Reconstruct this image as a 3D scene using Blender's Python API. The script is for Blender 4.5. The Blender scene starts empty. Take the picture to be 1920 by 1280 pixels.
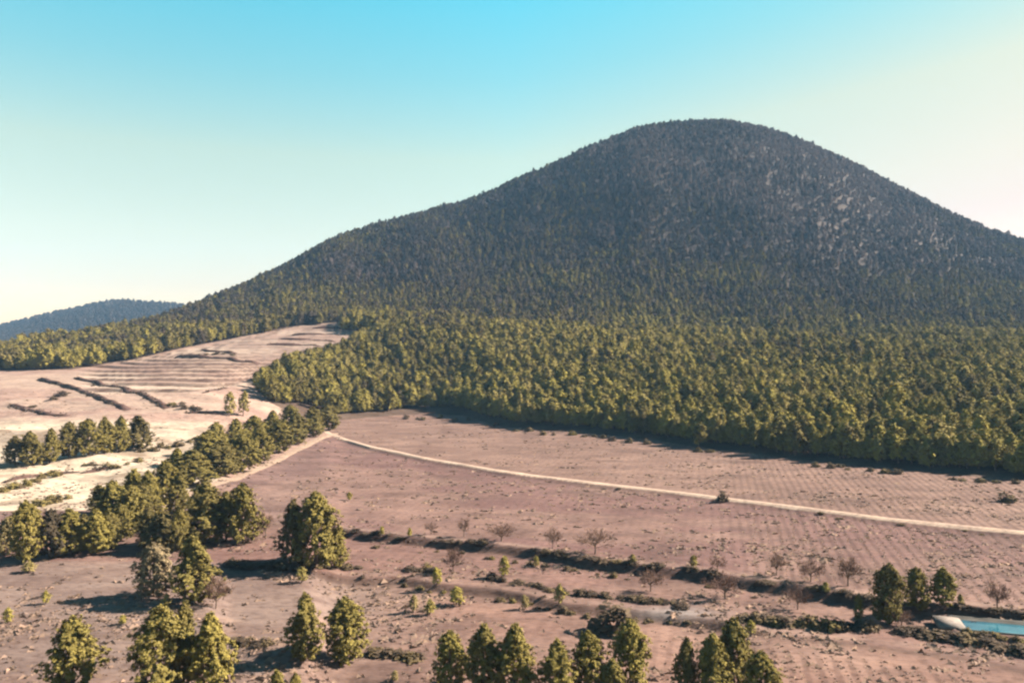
import bpy, math, random
import numpy as np
from mathutils import Vector

R = math.radians
scene = bpy.context.scene
COL = scene.collection
rng = np.random.default_rng(11)
random.seed(5)

# ------------------------------------------------------------------ camera
F = 1507.0                      # focal length in pixels of the 1920 px wide photograph
HC = 32.0                       # the drone hovers 32 m above the fields
cam_d = bpy.data.cameras.new('camera')
cam_d.sensor_width = 36.0
cam_d.lens = 36.0 * F / 1920.0
cam_d.clip_start = 0.5
cam_d.clip_end = 20000.0
cam = bpy.data.objects.new('camera', cam_d)
cam.location = (0, 0, HC)
cam.rotation_euler = (R(90), 0, 0)
COL.objects.link(cam)
scene.camera = cam

# ------------------------------------------------------------------ light
SUN_EL, SUN_AZ = 33.0, 77.0     # azimuth clockwise from the view direction (+Y)
world = bpy.data.worlds.new('World')
scene.world = world
world.use_nodes = True
wn, wl = world.node_tree.nodes, world.node_tree.links
bg = wn['Background']
bg.inputs['Strength'].default_value = 0.051
sky = wn.new('ShaderNodeTexSky')
sky.sky_type = 'NISHITA'
sky.sun_disc = False
sky.sun_elevation = R(SUN_EL)
sky.sun_rotation = R(SUN_AZ)
sky.altitude = 600
sky.air_density = 1.0
sky.dust_density = 0.7
sky.ozone_density = 1.0
tc = wn.new('ShaderNodeTexCoord')
sep = wn.new('ShaderNodeSeparateXYZ')
wl.new(tc.outputs['Generated'], sep.inputs[0])
ramp = wn.new('ShaderNodeValToRGB')
cr = ramp.color_ramp
SKYT = [(0.0, (0.74, 0.53, 0.40)), (0.066, (0.74, 0.53, 0.395)), (0.125, (0.84, 0.65, 0.42)), (0.22, (0.92, 0.80, 0.47)), (0.31, (0.56, 0.89, 0.63)), (0.39, (0.34, 1.0, 0.77)), (0.62, (0.19, 0.70, 0.64)), (1.0, (0.095, 0.36, 0.36))]
for i, (p, c) in enumerate(SKYT):
    el = cr.elements[0] if i == 0 else cr.elements.new(p) if i < 7 else cr.elements[-1]
    el.position = p; el.color = (*c, 1)
mul = wn.new('ShaderNodeMix')
mul.data_type = 'RGBA'; mul.blend_type = 'MULTIPLY'
mul.inputs['Factor'].default_value = 1.0
# the warm whitish band stands higher towards the sun
mx = wn.new('ShaderNodeMath'); mx.operation = 'MAXIMUM'; mx.inputs[1].default_value = 0.0
md_ = wn.new('ShaderNodeMath'); md_.operation = 'MULTIPLY_ADD'; md_.inputs[1].default_value = -0.15
wl.new(sep.outputs['X'], mx.inputs[0]); wl.new(mx.outputs[0], md_.inputs[0]); wl.new(sep.outputs['Z'], md_.inputs[2])
wl.new(md_.outputs[0], ramp.inputs[0])
wl.new(sky.outputs[0], mul.inputs['A'])
wl.new(ramp.outputs[0], mul.inputs['B'])
warm = wn.new('ShaderNodeMix')                # warmer, less blue air towards the sun
warm.data_type = 'RGBA'; warm.blend_type = 'MULTIPLY'
warm.inputs['B'].default_value = (1.03, 0.845, 0.765, 1)
wf_ = wn.new('ShaderNodeMath'); wf_.operation = 'MULTIPLY'; wf_.inputs[1].default_value = 1.7; wf_.use_clamp = True
wl.new(mx.outputs[0], wf_.inputs[0]); wl.new(wf_.outputs[0], warm.inputs['Factor'])
wl.new(mul.outputs['Result'], warm.inputs['A'])
wl.new(warm.outputs['Result'], bg.inputs['Color'])

sun_d = bpy.data.lights.new('sun', 'SUN')
sun_d.energy = 4.7
sun_d.angle = R(0.6)
sun_d.color = (1.0, 0.86, 0.70)
sun = bpy.data.objects.new('sun', sun_d)
SV = Vector((math.sin(R(SUN_AZ)) * math.cos(R(SUN_EL)), math.cos(R(SUN_AZ)) * math.cos(R(SUN_EL)), math.sin(R(SUN_EL))))
sun.rotation_euler = SV.to_track_quat('Z', 'Y').to_euler()
sun.location = (200, 0, 300)
COL.objects.link(sun)

vs = scene.view_settings
vs.view_transform = 'Standard'
vs.look = 'None'
vs.exposure = 2.58
vs.gamma = 1.0
vs.use_curve_mapping = False
cy = scene.cycles
cy.max_bounces = 3
cy.diffuse_bounces = 1
cy.glossy_bounces = 2
cy.transmission_bounces = 2
cy.volume_bounces = 0
cy.transparent_max_bounces = 4
cy.pixel_filter_type = 'GAUSSIAN'
cy.filter_width = 2.7           # the photograph is a soft video frame

# ------------------------------------------------------------------ noise helpers
def _hash(ix, iy, s):
    n = (ix.astype(np.int64) * 374761393 + iy.astype(np.int64) * 668265263 + s * 974634777) & 0x7fffffff
    n = ((n ^ (n >> 13)) * 1274126177) & 0x7fffffff
    n = (n ^ (n >> 16)) & 0xffff
    return n / 65535.0

def vnoise(x, y, s=0):
    ix, iy = np.floor(x), np.floor(y)
    fx, fy = x - ix, y - iy
    fx = fx * fx * (3 - 2 * fx); fy = fy * fy * (3 - 2 * fy)
    a = _hash(ix, iy, s); b = _hash(ix + 1, iy, s); c = _hash(ix, iy + 1, s); d = _hash(ix + 1, iy + 1, s)
    return (a * (1 - fx) + b * fx) * (1 - fy) + (c * (1 - fx) + d * fx) * fy

def fbm(x, y, s=0, o=3):
    r, amp, tot = 0.0, 1.0, 0.0
    for k in range(o):
        r = r + amp * vnoise(x * 2 ** k, y * 2 ** k, s + 17 * k); tot += amp; amp *= 0.5
    return r / tot

def sstep(t):
    t = np.clip(t, 0, 1)
    return t * t * (3 - 2 * t)

# ------------------------------------------------------------------ terrain height
UG = np.arange(-2600.0, 4600.0, 10.0)
def table(pairs, sm=30.0):
    us, vals = zip(*pairs)
    t = np.interp(UG, us, vals)
    k = np.exp(-0.5 * (np.arange(-100, 101, 10.0) / sm) ** 2); k /= k.sum()
    return np.convolve(np.pad(t, 10, 'edge'), k, 'valid')

def zat(v, y): return HC + (640.0 - v) / F * y
EDGE = [(640, 787), (720, 780), (800, 775), (870, 779), (930, 798), (1000, 806), (1100, 813), (1200, 822), (1300, 836), (1500, 862), (1700, 882), (1920, 900), (2300, 935), (3200, 1000)]
e1 = [(u, HC * F / (v - 640.0)) for u, v in EDGE]
Y1 = table([(-1200, 190), (0, 200), (200, 205), (400, 235), (500, 285), (600, 318)] + e1, 25)
Z1 = table([(-1200, 0.5), (0, 0.8), (300, 1.2), (500, 2.2), (600, 0.8), (650, 0.2), (3200, 0.2)])
Y2 = table([(-1200, 280), (0, 290), (200, 282), (400, 292), (500, 345), (600, 410), (700, 468), (800, 455), (1000, 440), (1300, 400), (1600, 385), (1900, 370), (3200, 330)])
Z2 = table([(-1200, 9), (0, 9), (200, 9), (400, 9.5), (500, 12), (600, 21), (700, 31), (800, 33), (1000, zat(640, 440)), (1300, zat(670, 400)), (1600, zat(672, 385)), (1900, zat(674, 370)), (3200, 20)])
Y3 = table([(-1200, 390), (0, 400), (200, 405), (400, 455), (500, 505), (600, 535), (700, 560), (1000, 540), (1300, 530), (1900, 500), (3200, 450)])
Z3 = table([(-1200, 15), (0, 18), (200, 19.5), (400, 29), (500, 37), (600, 43), (700, 46.5), (1000, 41), (1300, zat(640, 530)), (1900, zat(648, 500)), (3200, 22)])
RIDGE = [(-1200, 690, 420), (-600, 676, 460), (-200, 671, 490), (0, 662, 520), (150, 638, 600), (300, 606, 700), (400, 563, 800), (500, 523, 880), (560, 490, 920), (640, 446, 960),
         (700, 429, 985), (800, 404, 1020), (900, 375, 1050), (1000, 331, 1070), (1100, 285, 1090), (1200, 242, 1100), (1260, 234, 1108), (1330, 232, 1110), (1400, 237, 1108),
         (1450, 248, 1104), (1500, 267, 1100), (1600, 307, 1090), (1700, 365, 1080), (1800, 417, 1065), (1900, 453, 1050), (2000, 483, 1035), (2200, 530, 1000), (2600, 600, 920), (3400, 640, 820)]
Y4 = table([(u, y) for u, v, y in RIDGE], 22)
Z4 = table([(u, zat(v, y)) for u, v, y in RIDGE], 22)
FAR = table([(-2600, 628), (-900, 615), (-420, 596), (-200, 640), (-80, 630), (0, 614), (60, 600), (130, 583), (200, 567), (230, 565), (280, 570), (340, 574), (420, 588), (600, 640), (1500, 640), (2200, 620), (2600, 590), (3200, 610), (4600, 630)], 25)

def line_y(pix, extend=True):
    """a line on the fields, given as picture points on the plain, as distance over azimuth"""
    us = np.array([p[0] for p in pix], float); vv = np.array([p[1] for p in pix], float)
    return us, HC * F / (vv - 640.0)

TRACK = [(560, 800), (612, 812), (640, 824), (700, 841), (800, 862), (950, 887), (1100, 906), (1225, 920), (1350, 935), (1500, 954), (1700, 979), (1920, 1001), (2200, 1030), (2600, 1066)]
BANK1 = [(560, 985), (630, 986), (700, 992), (800, 1001), (950, 1016), (1050, 1029), (1100, 1040), (1200, 1051), (1300, 1060), (1400, 1076), (1500, 1090), (1600, 1106), (1700, 1120), (1780, 1126), (1850, 1130), (1920, 1138), (2300, 1165)]
BANK2 = [(300, 1052), (430, 1052), (560, 1056), (640, 1058), (750, 1058), (830, 1072), (930, 1080), (1000, 1094), (1060, 1107), (1150, 1114), (1230, 1122), (1330, 1134), (1450, 1160), (1640, 1180), (1800, 1200), (1920, 1225), (2300, 1290)]
BANK3 = [(200, 1195), (430, 1203), (560, 1215), (720, 1228), (800, 1232), (900, 1240), (1000, 1250)]

def bank_step(u, y, pix, h, w, u0, u1):
    us, ys = line_y(pix)
    yl = np.interp(u, us, ys)
    f = sstep((u - u0) / 60.0) * (1 - sstep((u - u1) / 120.0))
    return -h * f * (1 - sstep((y - yl) / w + 0.5))

# irrigation pond: rectangle in world space (centre, axes)
PC = np.array([66.0, 91.3]); PA = np.array([0.96, -0.28]); PB = np.array([0.28, 0.96]); PLX, PLY = 14.0, 2.3; PZ = -1.3
def pond_q(x, y):
    dx, dy = x - PC[0], y - PC[1]
    p, q = dx * PA[0] + dy * PA[1], dx * PB[0] + dy * PB[1]
    return np.maximum(np.abs(p) - PLX, np.abs(q) - PLY)

TERR_H = 1.45
def terrace_phase(u, y, z, x, y2, y3):
    tm = sstep((705 - u) / 40.0) * sstep((u - 130) / 60.0) * sstep((y - (y2 + 20)) / 12.0) * (1 - sstep((y - y3 - 8) / 10.0))
    return tm, z / TERR_H + 1.6 * (fbm(x / 75.0, y / 75.0, 29) - 0.5)

def H(x, y):
    x = np.asarray(x, float); y = np.asarray(y, float)
    yy = np.maximum(y, 60.0)
    u = 960.0 + F * x / yy
    y1, z1, y2, z2, y3, z3, y4, z4 = [np.interp(u, UG, T) for T in (Y1, Z1, Y2, Z2, Y3, Z3, Y4, Z4)]
    acc = 0.0
    offs = (-0.05, -0.033, -0.016, 0.0, 0.016, 0.033, 0.05)
    for o in offs:
        q = yy * (1 + o)
        t = np.clip((q - y3) / np.maximum(y4 - y3, 1), 0, 1)
        mtn = z3 + (z4 + 1.5 - z3) * (t + 0.16 * np.sin(2 * np.pi * t) * -0.45)
        g = np.where(q < y1, z1 * np.clip((q - y1 + 90) / 90, 0, 1),
            np.where(q < y2, z1 + (z2 - z1) * (q - y1) / (y2 - y1),
            np.where(q < y3, z2 + (z3 - z2) * (q - y2) / (y3 - y2),
            np.where(q < y4, mtn, np.maximum(z4 + 1.5 - 0.42 * (q - y4), 8.0)))))
        acc = acc + g
    z = acc / len(offs)
    # far hill
    zf = HC + (640.0 - np.interp(u, UG, FAR)) / F * 1850.0
    fh = zf * np.clip(1 - np.abs(y - 1850.0) / 620.0, 0, 1) ** 0.85 + 6 * (fbm(x / 90, y / 90, 5) - 0.5)
    z = np.where(y > 1150, np.maximum(z, fh), z)
    # relief of the mountain, gentle unevenness of the plain
    mk = np.clip((z - 34) / 120.0, 0, 1) * np.clip((y - y3) / 80, 0, 1)
    z = z + mk * (30 * (fbm(x / 130, y / 190, 1) - 0.5) + 7 * (fbm(x / 38, y / 45, 2) - 0.5)) * np.clip(1.15 - np.clip((y - y3) / np.maximum(y4 - y3, 1), 0, 1), 0.2, 1)
    z = z + np.clip((y - y3) / 150, 0, 1) * np.clip((y4 - y) / 160, 0, 1) * 13 * (fbm(u / 75.0, y / 420.0, 6, 2) - 0.5)      # gullies running down the slope
    fm = sstep((u - 620) / 120) * sstep((y - y1 - 15) / 50) * (1 - sstep((y - y3) / 60))
    z = z + fm * 7.0 * (fbm(x / 62, y / 48, 7, 2) - 0.5)                                   # rolling foothill
    z = z + np.where(y < 600, 0.35 * (fbm(x / 17, y / 17, 3) - 0.5), 0)
    # rough spoil heaps and little scarps on the left hillside
    lm = sstep((560 - u) / 130.0) * sstep((y - 150) / 25.0) * (1 - sstep((y - 300) / 40.0))
    z = z + lm * (2.6 * (fbm(x / 22, y / 11, 8) - 0.5) + 0.9 * np.abs(fbm(x / 6, y / 5, 9) - 0.5))
    # the terraced hillside: level treads and short risers
    tm, q = terrace_phase(u, y, z, x, y2, y3)
    fr = q - np.floor(q)
    z = z + tm * ((np.floor(q) + sstep((fr - 0.78) / 0.22)) - q) * TERR_H
    # field banks (each field lies a step lower towards the drone)
    z = z + bank_step(u, yy, TRACK, 0.7, 3.0, 600, 4000) * (y < 420)
    z = z + bank_step(u, yy, BANK1, 1.15, 1.6, 560, 4000)
    z = z + bank_step(u, yy, BANK2, 0.9, 1.8, 380, 1340)
    z = z + bank_step(u, yy, BANK3, 0.6, 1.6, 330, 780)
    # pond hollow
    pq = pond_q(x, y)
    z = np.where(pq < 1.6, z + (PZ - z) * sstep((1.6 - pq) / 1.0), z)
    z = np.where(pq < 0.1, z - 2.6 * sstep((0.1 - pq) / 0.5), z)
    return z

YS = np.exp(np.linspace(math.log(50), math.log(1300), 1800))
def P(u, v):
    """the point of the ground seen at a picture point"""
    a, b = (u - 960.0) / F, (640.0 - v) / F
    ys = YS
    for _ in range(2):
        d = HC + b * ys - H(a * ys, ys)
        i = int(np.argmax(d < 0)) if (d < 0).any() else len(ys) - 1
        ys = np.linspace(ys[max(i - 1, 0)], ys[i], 12)
    y = float(ys[-1] if i == 0 else ys[min(i, 11)])
    return a * y, y, float(H(np.array([a * y]), np.array([y]))[0])

def proj(x, y, z):
    y = np.maximum(y, 1e-3)
    return 960 + F * x / y, 640 - F * (z - HC) / y

def inpoly(u, v, poly):
    u = np.asarray(u, float); v = np.asarray(v, float)
    ins = np.zeros(u.shape, bool); n = len(poly)
    for i in range(n):
        x1, y1 = poly[i]; x2, y2 = poly[(i + 1) % n]
        if y1 == y2: continue
        c = ((y1 > v) != (y2 > v)) & (u < (x2 - x1) * (v - y1) / (y2 - y1) + x1)
        ins ^= c
    return ins

# open land (no forest), seen in the picture
TERR = [(-900, 712), (0, 694), (130, 693), (240, 676), (330, 655), (440, 634), (560, 611), (640, 604), (700, 604), (672, 622), (640, 640), (575, 655), (540, 664), (500, 684), (478, 700), (476, 728), (500, 750), (540, 772), (600, 792), (628, 806), (600, 822), (520, 860), (420, 902), (335, 934), (290, 950), (150, 962), (-900, 1000)]
FIELD = [(u, v) for u, v in EDGE] + [(3200, 2500), (-2500, 2500), (-2500, 800), (-900, 780), (0, 780), (480, 770), (600, 790)]

# ------------------------------------------------------------------ materials
def new_mat(name):
    m = bpy.data.materials.new(name); m.use_nodes = True
    nt = m.node_tree; nt.nodes.clear()
    out = nt.nodes.new('ShaderNodeOutputMaterial')
    b = nt.nodes.new('ShaderNodeBsdfPrincipled')
    b.inputs['Roughness'].default_value = 0.95
    b.inputs['Specular IOR Level'].default_value = 0.08
    nt.links.new(b.outputs[0], out.inputs['Surface'])
    return m, nt, b

def mix(nt, a, b, fac, mode='MIX'):
    n = nt.nodes.new('ShaderNodeMix'); n.data_type = 'RGBA'; n.blend_type = mode
    for s, val in (('A', a), ('B', b), ('Factor', fac)):
        if hasattr(val, 'links'): nt.links.new(val, n.inputs[s])
        else: n.inputs[s].default_value = (*val, 1) if isinstance(val, tuple) else val
    return n.outputs['Result']

def noise(nt, scale, detail=3.0, vec=None, rough=0.55):
    n = nt.nodes.new('ShaderNodeTexNoise')
    n.inputs['Scale'].default_value = scale; n.inputs['Detail'].default_value = detail; n.inputs['Roughness'].default_value = rough
    if vec is not None: nt.links.new(vec, n.inputs['Vector'])
    return n.outputs['Fac']

def ramp_node(nt, fac, stops):
    n = nt.nodes.new('ShaderNodeValToRGB')
    els = n.color_ramp.elements
    els[0].position, els[0].color = stops[0][0], (*stops[0][1], 1)
    els[1].position, els[1].color = stops[-1][0], (*stops[-1][1], 1)
    for p, c in stops[1:-1]:
        q = els.new(p); q.color = (*c, 1)
    nt.links.new(fac, n.inputs[0])
    return n.outputs[0]

def ground_mat(name, attr=True, base=(0.4, 0.3, 0.25), s1=0.12, s2=1.4, bump=0.5):
    m, nt, b = new_mat(name)
    t = nt.nodes.new('ShaderNodeTexCoord').outputs['Object']
    t0 = t
    mp = nt.nodes.new('ShaderNodeMapping'); mp.inputs['Scale'].default_value = (0.55, 1.0, 1.0)
    nt.links.new(t, mp.inputs[0]); t = mp.outputs[0]
    if attr:
        a = nt.nodes.new('ShaderNodeAttribute'); a.attribute_name = 'tone'; c = a.outputs['Color']
    else:
        c = base
    n1, n2, n3 = noise(nt, s1, 5, t), noise(nt, s2, 4, t, 0.65), noise(nt, 0.5, 3, t, 0.6)
    c = mix(nt, c, ramp_node(nt, n1, [(0.3, (0.78, 0.74, 0.74)), (0.7, (1.2, 1.18, 1.14))]), 1.0, 'MULTIPLY')
    c = mix(nt, c, ramp_node(nt, n3, [(0.32, (0.84, 0.82, 0.82)), (0.55, (1.0, 1.0, 1.0)), (0.75, (1.14, 1.10, 1.04))]), 1.0, 'MULTIPLY')
    c = mix(nt, c, ramp_node(nt, n2, [(0.30, (0.62, 0.58, 0.56)), (0.5, (1.0, 1.0, 1.0)), (0.78, (1.16, 1.14, 1.1))]), 1.0, 'MULTIPLY')
    hgt = n2
    if attr:
        ra = nt.nodes.new('ShaderNodeAttribute'); ra.attribute_name = 'rows'
        mr = nt.nodes.new('ShaderNodeMapping'); mr.inputs['Rotation'].default_value = (0, 0, R(14)); nt.links.new(t0, mr.inputs[0])
        wv = nt.nodes.new('ShaderNodeTexWave'); wv.bands_direction = 'X'; wv.inputs['Scale'].default_value = 0.20; wv.inputs['Distortion'].default_value = 1.2
        wv.inputs['Detail'].default_value = 3; wv.inputs['Detail Scale'].default_value = 1.5; nt.links.new(mr.outputs[0], wv.inputs['Vector'])
        dk = ramp_node(nt, wv.outputs['Fac'], [(0.15, (0.74, 0.72, 0.72)), (0.6, (1.05, 1.04, 1.04))])
        c = mix(nt, c, mix(nt, (1.0, 1.0, 1.0), dk, ra.outputs['Fac']), 1.0, 'MULTIPLY')
    nt.links.new(c, b.inputs['Base Color'])
    bp = nt.nodes.new('ShaderNodeBump'); bp.inputs['Strength'].default_value = bump; bp.inputs['Distance'].default_value = 0.25
    nt.links.new(n2, bp.inputs['Height']); nt.links.new(bp.outputs[0], b.inputs['Normal'])
    return m

def foliage_mat(name, stops, through=0.1):
    """base colour picked by the plant's own 'tint', varied by tuft"""
    m, nt, b = new_mat(name)
    a = nt.nodes.new('ShaderNodeAttribute'); a.attribute_type = 'INSTANCER'; a.attribute_name = 'tint'
    v = nt.nodes.new('ShaderNodeAttribute'); v.attribute_name = 'tuft'
    c = ramp_node(nt, a.outputs['Fac'], stops)
    c = mix(nt, c, ramp_node(nt, v.outputs['Fac'], [(0.0, (0.78, 0.78, 0.78)), (0.5, (1, 1, 1)), (1.0, (1.22, 1.18, 1.08))]), 1.0, 'MULTIPLY')
    nt.links.new(c, b.inputs['Base Color'])
    tr = nt.nodes.new('ShaderNodeBsdfTranslucent'); nt.links.new(c, tr.inputs['Color'])
    ms = nt.nodes.new('ShaderNodeMixShader'); ms.inputs[0].default_value = through
    out = [n for n in nt.nodes if n.type == 'OUTPUT_MATERIAL'][0]
    nt.links.new(b.outputs[0], ms.inputs[1]); nt.links.new(tr.outputs[0], ms.inputs[2]); nt.links.new(ms.outputs[0], out.inputs['Surface'])
    return m

M_GROUND = ground_mat('ground_earth')
M_MOUNT = ground_mat('mountain_soil', s1=0.02, s2=0.35, bump=0.6)
M_TRACK = ground_mat('track_dirt', False, (0.29, 0.225, 0.185), 0.2, 2.0, 0.4)
M_PATH = ground_mat('path_dirt', False, (0.205, 0.155, 0.125), 0.2, 2.0, 0.4)
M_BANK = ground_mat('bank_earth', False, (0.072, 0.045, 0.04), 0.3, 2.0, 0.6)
M_PINE = foliage_mat('pine_needles', [(0.0, (0.120, 0.093, 0.090)), (0.11, (0.034, 0.029, 0.030)), (0.3, (0.066, 0.050, 0.036)), (0.55, (0.118, 0.096, 0.032)), (0.8, (0.205, 0.172, 0.042)), (1.0, (0.155, 0.112, 0.082))])
M_PINE_NEAR = foliage_mat('young_pine_needles', [(0.0, (0.028, 0.026, 0.027)), (0.3, (0.058, 0.045, 0.028)), (0.55, (0.115, 0.094, 0.031)), (0.8, (0.180, 0.148, 0.040)), (1.0, (0.155, 0.118, 0.088))], 0.1)
M_SHRUB = foliage_mat('shrub_leaves', [(0.0, (0.034, 0.026, 0.021)), (0.35, (0.066, 0.048, 0.036)), (0.7, (0.095, 0.070, 0.034)), (1.0, (0.135, 0.108, 0.040))])
M_TWIG = foliage_mat('bare_twigs', [(0.0, (0.095, 0.056, 0.046)), (0.5, (0.14, 0.090, 0.072)), (1.0, (0.165, 0.118, 0.094))])
M_DRY = foliage_mat('dry_stalks', [(0.0, (0.125, 0.084, 0.070)), (0.5, (0.165, 0.115, 0.092)), (1.0, (0.21, 0.155, 0.115))])
def bark_mat():
    m, nt, b = new_mat('bark')
    t = nt.nodes.new('ShaderNodeTexCoord').outputs['Object']
    c = ramp_node(nt, noise(nt, 14, 4, t), [(0.3, (0.06, 0.042, 0.034)), (0.7, (0.16, 0.115, 0.09))])
    nt.links.new(c, b.inputs['Base Color'])
    return m
M_BARK = bark_mat()
def plain_mat(name, c1, c2, scale, rough=0.8):
    m, nt, b = new_mat(name)
    t = nt.nodes.new('ShaderNodeTexCoord').outputs['Object']
    nt.links.new(ramp_node(nt, noise(nt, scale, 5, t), [(0.3, c1), (0.7, c2)]), b.inputs['Base Color'])
    b.inputs['Roughness'].default_value = rough
    return m
M_LINER = plain_mat('pond_liner', (0.026, 0.026, 0.025), (0.05, 0.048, 0.046), 0.8)  # basin walls darkened, painting in the shadow on them
M_CONC = plain_mat('pale_concrete', (0.10, 0.085, 0.078), (0.18, 0.155, 0.142), 1.6)  # paler than the basin walls, painting in sun on the end slab
M_ROCK = plain_mat('pale_rock', (0.34, 0.30, 0.27), (0.55, 0.50, 0.45), 1.5)
def water_mat():
    m, nt, b = new_mat('pond_water')
    t = nt.nodes.new('ShaderNodeTexCoord').outputs['Object']
    n = noise(nt, 1.6, 3, t)
    nt.links.new(ramp_node(nt, noise(nt, 0.22, 3, t), [(0.35, (0.008, 0.045, 0.075)), (0.65, (0.02, 0.085, 0.115))]), b.inputs['Base Color'])
    b.inputs['Roughness'].default_value = 0.06; b.inputs['Specular IOR Level'].default_value = 0.5; b.inputs['IOR'].default_value = 1.33
    bp = nt.nodes.new('ShaderNodeBump'); bp.inputs['Strength'].default_value = 0.12; bp.inputs['Distance'].default_value = 0.06
    nt.links.new(n, bp.inputs['Height']); nt.links.new(bp.outputs[0], b.inputs['Normal'])
    return m
M_WATER = water_mat()

# ------------------------------------------------------------------ mesh and object helpers
def np_mesh(name, verts, faces, mat, attrs=None, smooth=False):
    """faces: int array (n,3) or (n,4); attrs: {name: per-vertex float or rgb}"""
    verts = np.asarray(verts, np.float32); faces = np.asarray(faces, np.int32)
    me = bpy.data.meshes.new(name)
    me.vertices.add(len(verts)); me.vertices.foreach_set('co', verts.ravel())
    n, k = faces.shape
    me.loops.add(n * k); me.loops.foreach_set('vertex_index', faces.ravel())
    me.polygons.add(n); me.polygons.foreach_set('loop_start', np.arange(0, n * k, k, dtype=np.int32))
    if smooth: me.polygons.foreach_set('use_smooth', np.ones(n, bool))
    me.update(calc_edges=True)
    for an, av in (attrs or {}).items():
        av = np.asarray(av, np.float32)
        if av.ndim == 2:
            at = me.color_attributes.new(an, 'FLOAT_COLOR', 'POINT')
            at.data.foreach_set('color', np.hstack([av, np.ones((len(av), 1), np.float32)]).ravel())
        else:
            me.attributes.new(an, 'FLOAT', 'POINT').data.foreach_set('value', av)
    me.materials.append(mat)
    return me

def link(name, data, parent=None):
    o = bpy.data.objects.new(name, data); COL.objects.link(o)
    if parent is not None: o.parent = parent
    return o

def tag(o, label, cat, group=None, kind=None):
    if label: o['label'] = label
    if cat: o['category'] = cat
    if group: o['group'] = group
    if kind: o['kind'] = kind
    return o

# ------------------------------------------------------------------ the terrain sheet
rows = [-120, -60, -20, 10, 30, 45, 52, 58]
yv = 62.0
while yv < 2700:
    rows.append(yv)
    yv += yv * (0.0048 if yv < 420 else (0.0085 if yv < 1180 else 0.02))
rows = np.array(rows); NR = len(rows)
S = np.concatenate([np.linspace(-1.5, -0.72, 60)[:-1], np.linspace(-0.72, 0.72, 480), np.linspace(0.72, 1.5, 60)[1:]])
NS = len(S)
GX = S[None, :] * np.maximum(rows, 150.0)[:, None]
GY = np.repeat(rows[:, None], NS, 1)
GZ = H(GX, GY)
GU, GV = proj(GX, np.maximum(GY, 20), GZ)

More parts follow.
